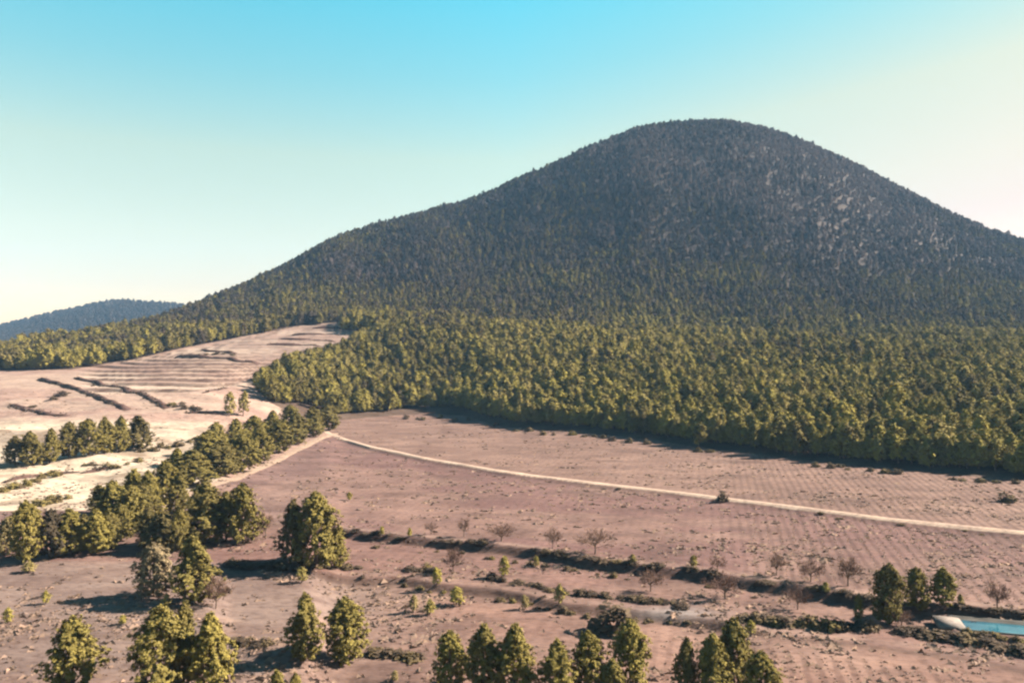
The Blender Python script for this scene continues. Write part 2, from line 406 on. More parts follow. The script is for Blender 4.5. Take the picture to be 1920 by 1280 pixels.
def zone_colours():
    X, Y, U, V = GX, GY, GU, GV
    c = np.zeros(X.shape + (3,))
    def put(mask, col):
        m = np.clip(mask, 0, 1)[..., None]
        c[...] = c * (1 - m) + np.array(col) * m
    c[...] = (0.061, 0.043, 0.035)                                   # forest floor
    def above(pix, w=1.2):
        us, ys = line_y(pix); return sstep((Y - np.interp(U, us, ys)) / w + 0.5)
    field = inpoly(U, V, FIELD) & (Y < 420)
    fa, b1, b2, b3 = above(TRACK, 2), above(BANK1), above(BANK2), above(BANK3)
    n_big = fbm(X / 30, Y / 18, 21); n_mid = fbm(X / 8, Y / 4, 22)
    put(field, (0.133, 0.084, 0.072))                                # nearest fields
    put(field * sstep((900 - U) / 300), (0.112, 0.083, 0.076))       # grey grazed ground on the left
    put(field * b2, (0.109, 0.067, 0.061))
    put(field * b1, (0.096, 0.058, 0.056))
    put(field * b1 * sstep((720 - U) / 200) * 0.6, (0.114, 0.078, 0.074))
    put(field * fa * sstep((U - 560) / 40), (0.114, 0.075, 0.065))
    put(field * sstep((n_big - 0.50) / 0.12) * 0.55, (0.136, 0.091, 0.079))
    put(field * sstep((n_mid - 0.56) / 0.1) * 0.45, (0.070, 0.046, 0.041))
    # sunlit rim painted on each bank; grey gravel patch below the second bank
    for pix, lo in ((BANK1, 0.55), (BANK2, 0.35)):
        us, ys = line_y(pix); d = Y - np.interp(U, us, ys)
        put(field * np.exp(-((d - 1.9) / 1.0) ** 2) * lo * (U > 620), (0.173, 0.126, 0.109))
        put(field * np.exp(-((d + 0.1) / 0.8) ** 2) * 0.75 * (U > 420), (0.061, 0.040, 0.034))  # dark brown bank face, with its shade put into the colour
    us, ys = line_y(BANK2)
    g = np.exp(-((U - 1265) / 75) ** 2 - ((V - 1148) / 13) ** 2)
    put(g * 1.1, (0.142, 0.123, 0.122))
    # terraces and pale spoil on the left hillside
    t = inpoly(U, V, TERR) & (Y > 150)
    yy2, yy3 = np.interp(U, UG, Y2), np.interp(U, UG, Y3)
    put(t, (0.178, 0.124, 0.108))
    put(t * sstep((n_big - 0.42) / 0.15) * 0.6, (0.239, 0.185, 0.154))
    tm = sstep((705 - U) / 40.0) * sstep((U - 130) / 60.0) * sstep((Y - (yy2 + 20)) / 12.0) * (1 - sstep((Y - yy3 - 8) / 10.0))
    q = RISER
    tread = _hash(np.floor(q), np.floor(q) * 0 + np.floor(U / 260), 77)
    put(t * tm * sstep((tread - 0.45) / 0.2) * 0.8, (0.285, 0.231, 0.193))
    put(t * tm * sstep((0.30 - tread) / 0.1) * 0.5, (0.146, 0.100, 0.086))
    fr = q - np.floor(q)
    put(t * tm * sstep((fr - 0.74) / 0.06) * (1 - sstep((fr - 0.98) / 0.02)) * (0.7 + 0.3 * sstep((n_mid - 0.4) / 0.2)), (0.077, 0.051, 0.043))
    lo = sstep((V - 780) / 25) * sstep((440 - U) / 80)
    put(t * lo, (0.213, 0.176, 0.143))
    put(t * lo * sstep((n_big - 0.40) / 0.12) * 0.9, (0.304, 0.262, 0.212))
    put(t * sstep((n_mid - 0.56) / 0.08) * lo * 0.55, (0.110, 0.076, 0.053))
    put(t * sstep((690 - V) / 20) * sstep((U - 380) / 60) * 0.5, (0.142, 0.105, 0.093))
    w = np.exp(-((U - 110) / 70) ** 2 - ((V - 912) / 24) ** 2) + np.exp(-((U - 335) / 34) ** 2 - ((V - 930) / 18) ** 2) + 0.7 * np.exp(-((U - 180) / 90) ** 2 - ((V - 868) / 12) ** 2)
    put(w * 1.3, (0.336, 0.288, 0.229))
    # mountain: grey-brown scrubby soil, paler and mauve on the right shoulder
    mt = (~field & ~t) * sstep((Y - 520) / 120)
    put(mt, (0.048, 0.039, 0.036))
    pale = (0.3 + 0.7 * sstep((fbm(X / 30, GZ / 14 + Y / 50, 25) - 0.35) / 0.3)) * (np.exp(-((U - 1620) / 260) ** 2 - ((V - 390) / 130) ** 2) + 0.6 * np.exp(-((U - 1350) / 200) ** 2 - ((V - 310) / 70) ** 2))
    put(mt * pale, (0.042, 0.035, 0.036))
    return c

# height before the steps, to know which terrace a point lies on
def terrace_index():
    u = 960.0 + F * GX / np.maximum(GY, 60.0)
    y1, z1, y2, z2, y3, z3 = [np.interp(u, UG, T) for T in (Y1, Z1, Y2, Z2, Y3, Z3)]
    global TERR_H
    keep = TERR_H; TERR_H = 1e-9; zz = H(GX, GY); TERR_H = keep
    return terrace_phase(u, GY, zz, GX, y2, y3)[1]
RISER = terrace_index()
tone = zone_colours()
def row_mask():
    us, ys = line_y(BANK2); b2 = np.interp(GU, us, ys); us, ys = line_y(BANK1); b1 = np.interp(GU, us, ys)
    f = inpoly(GU, GV, FIELD) & (GY < 400) & (GU > 560)
    return f * (0.25 + 0.75 * np.maximum((GY > b1 + 3) * sstep((GU - 1250) / 300), (GY < b2 - 5) * sstep((GU - 1150) / 200)))
ROWS = row_mask()
def sheet(name, r0, r1, mat, label):
    xs, ys, zs, cc = GX[r0:r1 + 1], GY[r0:r1 + 1], GZ[r0:r1 + 1], tone[r0:r1 + 1]
    nr = r1 - r0 + 1
    vv = np.stack([xs, ys, zs], -1).reshape(-1, 3)
    i, j = np.meshgrid(np.arange(nr - 1), np.arange(NS - 1), indexing='ij')
    a = (i * NS + j).ravel()
    f = np.stack([a, a + 1, a + NS + 1, a + NS], -1)
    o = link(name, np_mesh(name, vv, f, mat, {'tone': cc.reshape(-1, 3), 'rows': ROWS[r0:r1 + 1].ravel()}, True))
    o['kind'] = 'structure'; o['label'] = label
    return o
rA, rB = int(np.argmax(rows > 400)), int(np.argmax(rows > 1200))
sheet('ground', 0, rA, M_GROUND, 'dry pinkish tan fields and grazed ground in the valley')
sheet('mountain', rA, rB, M_MOUNT, 'rounded wooded mountain rising behind the fields')
sheet('far_hill', rB, NR - 1, M_MOUNT, 'low wooded hill fading to blue on the left horizon')

# ------------------------------------------------------------------ dirt tracks (draped ribbons)
def ribbon(name, pts, width, mat, label, lift=0.07, wob=0.35):
    pts = np.array(pts)
    seg = np.r_[0, np.cumsum(np.hypot(*np.diff(pts, axis=0).T))]
    n = int(seg[-1] / 1.2) + 2
    s = np.linspace(0, seg[-1], n)
    px, py = np.interp(s, seg, pts[:, 0]), np.interp(s, seg, pts[:, 1])
    k = np.ones(9) / 9
    px[4:-4], py[4:-4] = np.convolve(px, k, 'valid'), np.convolve(py, k, 'valid')
    tx, ty = np.gradient(px), np.gradient(py); L = np.hypot(tx, ty); tx, ty = tx / L, ty / L
    K = 6; vv = []
    for j in range(K):
        q = (j / (K - 1) - 0.5)
        w = width * (1 + wob * (vnoise(s / 7.0, s * 0 + (1.5 if q > 0 else 7.5), 31) - 0.5) * 2)
        X, Y = px - ty * w * q, py + tx * w * q
        Z = H(X, Y) + lift * (1.0 if 0 < j < K - 1 else -0.6) - 0.05 * (1 if j in (1, 4) else 0)
        vv.append(np.stack([X, Y, Z], -1))
    vv = np.stack(vv, 1).reshape(-1, 3)
    i, j = np.meshgrid(np.arange(n - 1), np.arange(K - 1), indexing='ij'); a = (i * K + j).ravel()
    o = link(name, np_mesh(name, vv, np.stack([a, a + K, a + K + 1, a + 1], -1), mat, None, True))
    o['kind'] = 'structure'; o['label'] = label
    return o
ribbon('dirt_track', [P(u, v)[:2] for u, v in [(606, 806), (612, 810)] + [(u, v - 3) for u, v in TRACK[2:]]], 2.7, M_TRACK, 'pale dirt track crossing the tan field from the tree row')
ribbon('dirt_path', [P(u, v)[:2] for u, v in [(628, 812), (600, 822), (560, 842), (520, 862), (470, 884), (420, 904), (370, 922), (335, 935), (300, 948), (270, 966)]], 3.6, M_PATH, 'pale dirt path running beside the diagonal pine row')

# ------------------------------------------------------------------ plants
def puff_quads(centers, dirs, nq, size, jitter, rr, up=0.15):
    """small leaf faces round each centre, facing outwards"""
    N = len(centers); c = np.repeat(centers, nq, 0); d = np.repeat(dirs, nq, 0)
    tv = np.repeat(rr.random(N), nq) * 0.6 + rr.random(N * nq) * 0.4
    c = c + rr.normal(size=c.shape) * jitter
    nrm = d + rr.normal(size=c.shape) * 0.42 + np.array([0, 0, up]); nrm /= np.linalg.norm(nrm, axis=1)[:, None]
    a = np.cross(nrm, rr.normal(size=c.shape)); a /= np.linalg.norm(a, axis=1)[:, None]
    b = np.cross(nrm, a)
    s = size * (0.6 + 0.8 * rr.random(len(c)))[:, None]; e = (0.45 + 0.4 * rr.random(len(c)))[:, None]
    v = np.stack([c - a * s, c - b * s * e + nrm * s * 0.15, c + a * s, c + b * s * e - nrm * s * 0.1], 1).reshape(-1, 3)
    f = np.arange(len(v)).reshape(-1, 4)
    return v, f, np.repeat(tv, 4)

def tube(pts, radii, k=6):
    pts = np.array(pts, float); n = len(pts); V = []
    for i in range(n):
        t = pts[min(i + 1, n - 1)] - pts[max(i - 1, 0)]; t /= np.linalg.norm(t)
        a = np.cross(t, [0.3, 0.9, 0.1]); a /= np.linalg.norm(a); b = np.cross(t, a)
        for j in range(k):
            an = 2 * math.pi * j / k
            V.append(pts[i] + radii[i] * (math.cos(an) * a + math.sin(an) * b))
    Fc = [[i * k + j, i * k + (j + 1) % k, (i + 1) * k + (j + 1) % k, (i + 1) * k + j] for i in range(n - 1) for j in range(k)]
    return np.array(V), np.array(Fc)

def merge(parts):
    V, Fc, o = [], [], 0
    for v, f in parts:
        V.append(v); Fc.append(f + o); o += len(v)
    return np.vstack(V), np.vstack(Fc)

def pine_meshes(seed, boughs, puffs, nq, leaf, peak=0.36, pw=0.62, rad=0.31, lump=0.3, foot=0.07, mat=None):
    """a bushy pine 1 m tall; crown and trunk are scaled per tree"""
    rr = np.random.default_rng(seed)
    C, D = [], []; limbs = []
    lean = rr.normal(size=2) * 0.02
    for i in range(boughs):
        t = (i + rr.random()) / boughs
        t = t ** 0.9
        ph = i * 2.39996 + rr.normal() * 0.3
        prof = min(1.0, (t + 0.10) / peak) ** 0.55 * max(0.0, 1 - t) ** pw / (max(1e-3, 1 - peak) ** pw)
        L = rad * prof * (1 - lump / 2 + lump * rr.random()) + 0.012
        z0 = foot + (0.93 - foot) * t
        dv = np.array([math.cos(ph), math.sin(ph), 0.30 + 0.5 * t]); dv /= np.linalg.norm(dv)
        base = np.array([lean[0] * z0, lean[1] * z0, z0 - 0.03])
        for k in range(puffs):
            q = 0.45 + 0.55 * (k + rr.random()) / puffs
            p = base + dv * L * q + rr.normal(size=3) * 0.020
            p[2] -= 0.05 * L
            C.append(p); o = np.array([math.cos(ph), math.sin(ph), 0.25 + t]); D.append(o / np.linalg.norm(o))
        if i % max(1, boughs // 14) == 0 and t < 0.85:
            limbs.append(tube([base - dv * 0.01, base + dv * L * 0.5, base + dv * L * 0.9], [0.011 * (1.1 - t), 0.007 * (1.1 - t), 0.002], 4))
    for k in range(3 + boughs // 12):
        C.append(np.array([lean[0], lean[1], 0.93 + 0.05 * rr.random()]) + rr.normal(size=3) * [0.018, 0.018, 0.012]); D.append(np.array([0, 0, 1.0]))
    v, f, tv = puff_quads(np.array(C), np.array(D), nq, leaf, leaf * 0.75, rr)
    v[:, 2] = np.maximum(v[:, 2], 0.015)
    # uneven crown: push and pull whole sectors
    an = np.arctan2(v[:, 1], v[:, 0]); g = 1 + 0.16 * np.sin(an * 2 + seed) * np.sin(v[:, 2] * 9 + seed * 2.1) + 0.10 * np.sin(an * 3 - seed * 1.7 + v[:, 2] * 5)
    v[:, 0] *= g; v[:, 1] *= g
    crown = np_mesh('pine_crown', v, f, mat or M_PINE, {'tuft': tv})
    tp = [(0, 0, -0.02), (lean[0] * 0.3, lean[1] * 0.3, 0.3), (lean[0] * 0.6, lean[1] * 0.6, 0.6), (lean[0], lean[1], 0.93)]
    tvv, tf = merge([tube(tp, [0.026, 0.021, 0.014, 0.003], 6)] + limbs)
    trunk = np_mesh('pine_trunk', tvv, tf, M_BARK, None, True)
    return crown, trunk

HI = [pine_meshes(s, 170, 5, 17, 0.016, pk, pw, rd, lp, 0.07, M_PINE_NEAR) for s, pk, pw, rd, lp in ((1, .36, .58, .29, .32), (2, .40, .50, .30, .40), (3, .30, .66, .29, .36), (4, .38, .48, .31, .46), (5, .34, .60, .27, .48))]
MID = [pine_meshes(s, 60, 3, 7, 0.033, pk, pw, rd, lp, 0.17) for s, pk, pw, rd, lp in ((21, .38, .52, .26, .4), (22, .44, .44, .28, .4), (23, .33, .62, .25, .4), (24, .42, .48, .29, .5), (25, .48, .42, .27, .5), (26, .36, .56, .28, .4))]

HAND = []                        # every pine placed one by one: (x, y, z, height, root)
def pine(x, y, z, h, wf, tint, meshes, label, group=None, rot=None):
    root = link('pine_tree', None); root.empty_display_size = 1.0
    root.location = (x, y, z - 0.05); root.rotation_euler = (0, 0, random.uniform(0, 6.28) if rot is None else rot)
    root.scale = (h * wf, h * wf, h)
    t = link('trunk', meshes[1], root)
    c = link('crown', meshes[0], root); c['tint'] = float(tint)
    tag(root, label, 'tree', group)
    HAND.append((x, y, z, h))
    return root

def pine_px(u, vb, vt, w, tint, label, hi=True, group=None, k=None):
    x, y, z = P(u, vb)
    h = (vb - vt) / F * y
    wf = (w / (vb - vt)) / 0.64
    src = HI if hi else MID
    m = src[(len(HAND) * 2 + 1) % len(src)] if k is None else src[k]
    return pine(x, y, z, h, wf, tint, m, label, group)

# foreground pines: (u, base v, top v, width px, tint, label)
FG = [
 (137, 1296, 1155, 104, .62, 'lone bushy olive pine at the bottom left corner of the photo'),
 (300, 1302, 1134, 112, .60, 'broad left pine of the tight clump at the bottom left'),
 (345, 1285, 1124, 60, .52, 'slim middle pine between two fuller ones in the bottom left clump'),
 (394, 1306, 1142, 100, .70, 'bright yellow-green right pine of the tight clump at the bottom left'),
 (574, 1236, 1110, 76, .58, 'greyer left pine of the pair above the bottom edge, left of centre'),
 (648, 1242, 1116, 86, .62, 'olive right pine of the pair above the bottom edge, left of centre'),
 (845, 1290, 1180, 72, .68, 'yellow-green leftmost pine of the bottom centre clump'),
 (908, 1300, 1166, 78, .54, 'dark olive second pine from the left in the bottom centre clump'),
 (962, 1302, 1163, 96, .60, 'broad golden-topped pine in the middle of the bottom centre clump'),
 (1046, 1318, 1198, 84, .62, 'round-headed pine just right of the middle of the bottom centre clump'),
 (1104, 1300, 1180, 74, .60, 'leaning olive pine third from the right in the bottom centre clump'),
 (1182, 1290, 1158, 76, .68, 'tall pale green rightmost pine of the bottom centre clump'),
 (1148, 1322, 1232, 62, .58, 'short pine low between the two right pines of the bottom centre clump'),
 (1284, 1306, 1193, 52, .50, 'slim dark left pine of the bottom right clump'),
 (1336, 1318, 1188, 86, .62, 'round front pine of the bottom right clump'),
 (1376, 1296, 1158, 82, .56, 'tallest pine at the back of the bottom right clump'),
 (1428, 1330, 1218, 78, .60, 'low right pine of the bottom right clump'),
 (520, 1330, 1254, 46, .66, 'left of two low pine tops cut by the bottom edge'),
 (550, 1332, 1260, 40, .66, 'right of two low pine tops cut by the bottom edge'),
 (366, 1128, 1004, 90, .58, 'tall dark pine with bright right side standing alone left of centre'),
 (290, 1118, 1016, 76, .95, 'pale greyish half-dry pine left of the tall dark pine'),
 (592, 1062, 920, 92, .60, 'tallest pine of the dark clump on the bank, left of centre'),
 (548, 1052, 934, 56, .40, 'dark slim pine on the left of the bank clump'),
 (626, 1064, 988, 52, .64, 'low pine leaning out on the right of the bank clump'),
 (384, 1018, 903, 88, .52, 'broad dark pine beside the pale path, left of a narrow one'),
 (424, 1012, 920, 46, .52, 'small pine squeezed between the broad and the narrow pine by the path'),
 (456, 1018, 904, 58, .58, 'narrow upright pine on the right of the group by the path'),
 (306, 1034, 958, 64, .42, 'dark pine in the shaded hollow left of the path group'),
 (330, 1034, 948, 40, .55, 'slim pine with pale edge at the right of the shaded hollow'),
 (348, 1028, 958, 36, .50, 'small narrow pine rightmost in the shaded hollow'),
 (50, 1054, 936, 62, .62, 'tall narrow olive pine near the left edge above the grazed ground'),
 (96, 1046, 952, 50, .22, 'dark blue-green pine beside the tall narrow one at left edge'),
 (132, 1040, 952, 58, .66, 'pale green pine at the left, third from the left edge'),
 (180, 1036, 952, 56, .68, 'pale green pine at the left, fourth from the left edge'),
 (14, 1040, 968, 44, .9, 'brownish dry pine cut by the left edge of the photo'),
 (212, 992, 900, 58, .64, 'yellow-green pine on the left of the thicket by the white bank'),
 (246, 1002, 908, 58, .58, 'front pine low in the thicket by the white bank'),
 (250, 962, 878, 50, .68, 'bright pine at the top of the thicket by the white bank'),
 (284, 968, 880, 48, .62, 'upright pine on the right of the thicket by the white bank'),
 (188, 962, 908, 44, .46, 'dark low pine on the left back of the thicket by the white bank'),
 (312, 944, 862, 46, .60, 'pine linking the thicket with the diagonal row'),
 (226, 1014, 944, 44, .56, 'small lowest pine at the foot of the thicket'),
 (270, 990, 905, 46, .50, 'dark pine in the middle of the thicket by the white bank'),
 (330, 962, 884, 44, .54, 'pine between the thicket and the broad path pine'),
 (158, 1030, 962, 40, .48, 'low dark pine between the third and fourth pines from the left edge'),
 (206, 1028, 958, 42, .52, 'olive pine between the fourth left pine and the thicket foot'),
 (278, 1024, 952, 44, .46, 'dark pine at the left rim of the shaded hollow'),
]
for u, vb, vt, w, ti, lab in FG:
    pine_px(u, vb, vt, w * (1.2 if vb < 1045 else 1.04), ti, lab)
ROW = [(360, 910, 842, 76, .56), (330, 905, 838, 46, .66), (416, 892, 824, 66, .50), (388, 872, 806, 52, .66), (452, 884, 812, 56, .60), (404, 850, 790, 44, .62), (488, 866, 796, 50, .58), (440, 842, 784, 44, .68), (524, 848, 786, 46, .58), (476, 834, 778, 42, .66), (556, 832, 772, 44, .52), (510, 824, 768, 40, .66), (588, 818, 762, 42, .54), (545, 806, 758, 36, .62), (616, 806, 756, 36, .52)]
ORD = ['nearest', 'second', 'third', 'fourth', 'fifth', 'sixth', 'seventh', 'eighth', 'ninth', 'tenth', 'eleventh', 'twelfth', 'thirteenth', 'fourteenth', 'farthest']
for i, (u, vb, vt, w, ti) in enumerate(ROW):
    pine_px(u, vb, vt, w * 1.25, ti, 'pine in the diagonal row along the pale path, %s from the lower end' % ORD[i], True, 'pines of the diagonal row')
LROW = [(28, 872, 816, 42, .42), (62, 872, 806, 44, .52), (94, 868, 802, 36, .58), (130, 858, 790, 42, .52), (166, 854, 784, 44, .62), (196, 850, 780, 36, .60), (222, 848, 778, 36, .64), (262, 842, 778, 50, .42)]
for i, (u, vb, vt, w, ti) in enumerate(LROW):
    pine_px(u, vb, vt, w * 1.2, ti, 'pine of the short row below the terraces, %s from the left edge' % (['first'] + ORD[1:7] + ['last'])[i], True, 'pines of the short row below the terraces')
for u, vb, vt, w, ti, lab in [
 (1664, 1168, 1054, 68, .50, 'dark leaning pine left of two lighter pines by the pond'),
 (1718, 1142, 1062, 50, .60, 'middle pine of three beside the blue pond'),
 (1768, 1134, 1062, 56, .64, 'right pine of three beside the blue pond'),
 (430, 780, 734, 26, .85, 'left of two slim brownish pines among the terraces'),
 (456, 780, 732, 26, .85, 'right of two slim brownish pines among the terraces'),
 (1310, 838, 792, 36, .55, 'small pale pine in front of the dark forest edge, leftmost of four'),
 (1416, 842, 796, 26, .60, 'slim pale pine in front of the dark forest edge, second of four'),
 (1684, 868, 812, 38, .80, 'pale yellowish small pine in front of the dark forest edge, third of four'),
 (1866, 882, 818, 44, .66, 'pale small pine in front of the dark forest edge near right border')]:
    pine_px(u, vb, vt, w, ti, lab, vb > 1000)

# ------------------------------------------------------------------ forest: where the pines stand
def forest_points():
    X, Y = [], []
    for y0, y1, sp in ((185, 330, 3.3), (330, 560, 3.5), (560, 1180, 4.2)):
        ys = np.arange(y0, y1, sp)
        for yy in ys:
            xs = np.arange(-0.86 * yy, 0.86 * yy, sp)
            X.append(xs + rng.uniform(-0.45, 0.45, len(xs)) * sp); Y.append(yy + rng.uniform(-0.45, 0.45, len(xs)) * sp)
    X, Y = np.concatenate(X), np.concatenate(Y)
    # a close front rank along the field edge
    us = np.arange(560, 2300, 7.0)
    ey = np.interp(us, UG, Y1) + rng.uniform(0.5, 4.5, len(us)) + 5.0 * fbm(us / 55.0, us * 0, 47)
    X = np.r_[X, (us - 960) / F * ey]; Y = np.r_[Y, ey]
    Z = H(X, Y); U, V = proj(X, Y, Z)
    y1, y4 = np.interp(U, UG, Y1), np.interp(U, UG, Y4)
    hgt = rng.normal(6.9, 1.5, len(X)) * np.where(Y < 560, 1.0, 0.84)
    hgt = np.clip(hgt * (0.86 + 0.3 * fbm(X / 25, Y / 25, 41)), 4.0, 12.0)
    hgt = np.where(np.abs(Y - y1) < 12, hgt * (0.72 + 0.5 * vnoise(U / 16.0, Y / 9.0, 53)), hgt)
    left = U < 640
    ok = np.where(left, ~inpoly(U, V, TERR), Y > y1 + 0.5 + 5.0 * fbm(U / 55.0, U * 0, 47))
    top = 640 - F * (Z + hgt * 0.8 - HC) / Y
    hide = inpoly(U, top, TERR) & (U > 330)              # would stand in front of the terraced strip
    ok &= ~hide & (Y < y4 + 70) & ~((U < 640) & (V > 760) & (Y < 330))
    ok &= ~((U < 480) & (Y < np.interp(U, UG, Y3) - 5))
    # sparser cover on the upper mountain, barest on its right shoulder
    mt = sstep((Y - 600) / 200)
    bare = np.exp(-((U - 1620) / 250) ** 2 - ((V - 395) / 120) ** 2)
    bare2 = np.exp(-((U - 1380) / 260) ** 2 - ((V - 300) / 70) ** 2)
    dens = 1 - mt * (0.14 + 0.10 * bare + 0.06 * bare2) - mt * (0.08 + 0.02 * bare) * sstep((fbm(X / 26, Y / 50, 43) - 0.48) / 0.15)
    dens = np.where(np.abs(Y - y4) < 40, np.maximum(dens, 0.7), dens)
    ok &= rng.random(len(X)) < dens
    # clear of hand-placed trees
    hp = np.array([(a, b) for a, b, _, _ in HAND])
    idx = np.where(ok & (Y < 340))[0]
    d = np.sqrt(((X[idx, None] - hp[None, :, 0]) ** 2 + (Y[idx, None] - hp[None, :, 1]) ** 2)).min(1)
    ok[idx[d < 2.6]] = False
    X, Y, Z, U, V, hgt = [q[ok] for q in (X, Y, Z, U, V, hgt)]
    n1 = fbm(X / 45, Y / 45, 45)
    tint = 0.66 + 0.55 * (n1 - 0.5) + rng.normal(0, 0.12, len(X))
    tint -= 0.38 * sstep((Y - 380) / 380)                # older, darker wood up the mountain
    tint += 0.45 * sstep((Y - 520) / 150) * (fbm(X / 105, Y / 170, 49) - 0.5)      # older and younger stands
    tint -= 0.43 * sstep((Y - 620) / 150) * np.clip(np.exp(-((U - 1600) / 290) ** 2 - ((V - 375) / 130) ** 2) + 0.8 * np.exp(-((U - 1300) / 250) ** 2 - ((V - 295) / 65) ** 2), 0, 1)      # leafless mauve-grey stands
    tint += 0.10 * np.exp(-((U - 1050) / 330) ** 2 - ((V - 650) / 50) ** 2)
    return X, Y, Z, U, V, hgt, np.where(Y < 560, np.clip(tint, 0.16, 0.86), np.clip(tint, 0.0, 0.86))

FX, FY, FZ, FU, FV, FH, FT = forest_points()
score = FH / FY * ((FU > 5) & (FU < 1915))
dedge = FY - np.interp(FU, UG, Y1)
score = score * np.where((dedge < 26) | (FU < 640), 1.0, 0.55)
NIND = 296 - len(HAND)
pick = np.argsort(-score)[:NIND]
ZONES = [(720, 'at the corner where the track meets the trees'), (900, 'above the curved top end of the field'), (1080, 'over the first bend of the field edge'),
         (1290, 'left of the four small pale edge pines'), (1430, 'behind the two left of the small pale edge pines'), (1660, 'between the middle pair of small pale edge pines'),
         (1800, 'behind the third small pale edge pine'), (9999, 'by the right border of the photo')]
def forest_label(u, y, de, h, t):
    look = ('tall ' if h > 7.9 else 'short ' if h < 6.1 else '') + ('yellow-green' if t > 0.74 else 'dark olive' if t < 0.56 else 'olive')
    if u < 640:
        return look + ' pine of the forest edge between the terraces and the diagonal row', 'forest edge pines by the terraces'
    zone = [q for lim, q in ZONES if u < lim][0]
    if de < 9: return look + ' front-rank forest pine ' + zone, 'front rank of the forest ' + zone
    return look + ' second-rank forest pine ' + zone, 'pines behind the front rank ' + zone
PROTO = {}
for n, i in enumerate(pick):
    lab, grp = forest_label(FU[i], FY[i], dedge[i], FH[i], FT[i])
    k = int(rng.integers(len(MID)))
    r_ = pine(FX[i], FY[i], FZ[i], FH[i], float(rng.uniform(0.88, 1.2)), FT[i], MID[k], lab, grp)
    PROTO.setdefault(k, [c for c in r_.children if c.name.startswith('crown')][0])
rest = np.ones(len(FX), bool); rest[pick] = False

def scatter(name, x, y, z, h, w, tint, protos, label, cat):
    """one mass of plants: a point per plant, the plant set on it by geometry nodes"""
    n = len(x)
    me = bpy.data.meshes.new(name)
    me.vertices.add(n); me.vertices.foreach_set('co', np.stack([x, y, z], -1).astype(np.float32).ravel())
    for an, av in (('tint', tint), ('height', h), ('girth', w), ('turn', rng.uniform(0, 6.28, n)), ('sort', rng.integers(0, len(protos), n).astype(float))):
        me.attributes.new(an, 'FLOAT', 'POINT').data.foreach_set('value', np.asarray(av, np.float32))
    o = link(name, me)
    ng = bpy.data.node_groups.new(name + '_nodes', 'GeometryNodeTree')
    ng.interface.new_socket('Geometry', in_out='INPUT', socket_type='NodeSocketGeometry')
    ng.interface.new_socket('Geometry', in_out='OUTPUT', socket_type='NodeSocketGeometry')
    N, L = ng.nodes, ng.links
    gi, go = N.new('NodeGroupInput'), N.new('NodeGroupOutput')
    def attr(nm):
        a = N.new('GeometryNodeInputNamedAttribute'); a.data_type = 'FLOAT'; a.inputs['Name'].default_value = nm
        return a.outputs['Attribute']
    sc, ro = N.new('ShaderNodeCombineXYZ'), N.new('ShaderNodeCombineXYZ')
    g = attr('girth'); L.new(g, sc.inputs[0]); L.new(g, sc.inputs[1]); L.new(attr('height'), sc.inputs[2]); L.new(attr('turn'), ro.inputs[2])
    join = N.new('GeometryNodeJoinGeometry')
    srt = attr('sort')
    for k, po in enumerate(protos):
        oi = N.new('GeometryNodeObjectInfo'); oi.transform_space = 'ORIGINAL'; oi.inputs['Object'].default_value = po; oi.inputs['As Instance'].default_value = True
        cmpn = N.new('FunctionNodeCompare'); cmpn.data_type = 'FLOAT'; cmpn.operation = 'EQUAL'
        L.new(srt, cmpn.inputs['A']); cmpn.inputs['B'].default_value = k; cmpn.inputs['Epsilon'].default_value = 0.1
        ip = N.new('GeometryNodeInstanceOnPoints')
        L.new(gi.outputs[0], ip.inputs['Points']); L.new(cmpn.outputs[0], ip.inputs['Selection']); L.new(oi.outputs['Geometry'], ip.inputs['Instance'])
        L.new(ro.outputs[0], ip.inputs['Rotation']); L.new(sc.outputs[0], ip.inputs['Scale'])
        L.new(ip.outputs[0], join.inputs[0])
    L.new(join.outputs[0], go.inputs[0])
    md = o.modifiers.new('scatter', 'NODES'); md.node_group = ng
    tag(o, label, cat, None, 'stuff')
    return o
protos = [PROTO[k] for k in sorted(PROTO)]
x, y, z, h, t = FX[rest], FY[rest], FZ[rest], FH[rest], FT[rest]
scatter('pine_forest', x, y, z - 0.1, h, h * rng.uniform(0.88, 1.2, len(x)), t, protos, 'dense olive pine forest covering the foothill and the mountain', 'forest')
# the far hill's wood
fy = np.repeat(np.arange(1330, 1880, 9.5), 400)
fx = np.tile(np.linspace(-0.95, 0.05, 400), len(fy) // 400) * fy + rng.uniform(-5, 5, len(fy)); fy = fy + rng.uniform(-5, 5, len(fy))
fz = H(fx, fy); kp = (fz > 14) & (rng.random(len(fx)) < 0.55)
fx, fy, fz = fx[kp], fy[kp], fz[kp]
hh = rng.uniform(6.5, 11, len(fx))
scatter('far_woodland', fx, fy, fz - 0.2, hh, hh * 1.2, np.clip(rng.normal(0.17, 0.05, len(fx)), 0, 1), protos, 'dark wood covering the distant hill at far left', 'woodland')

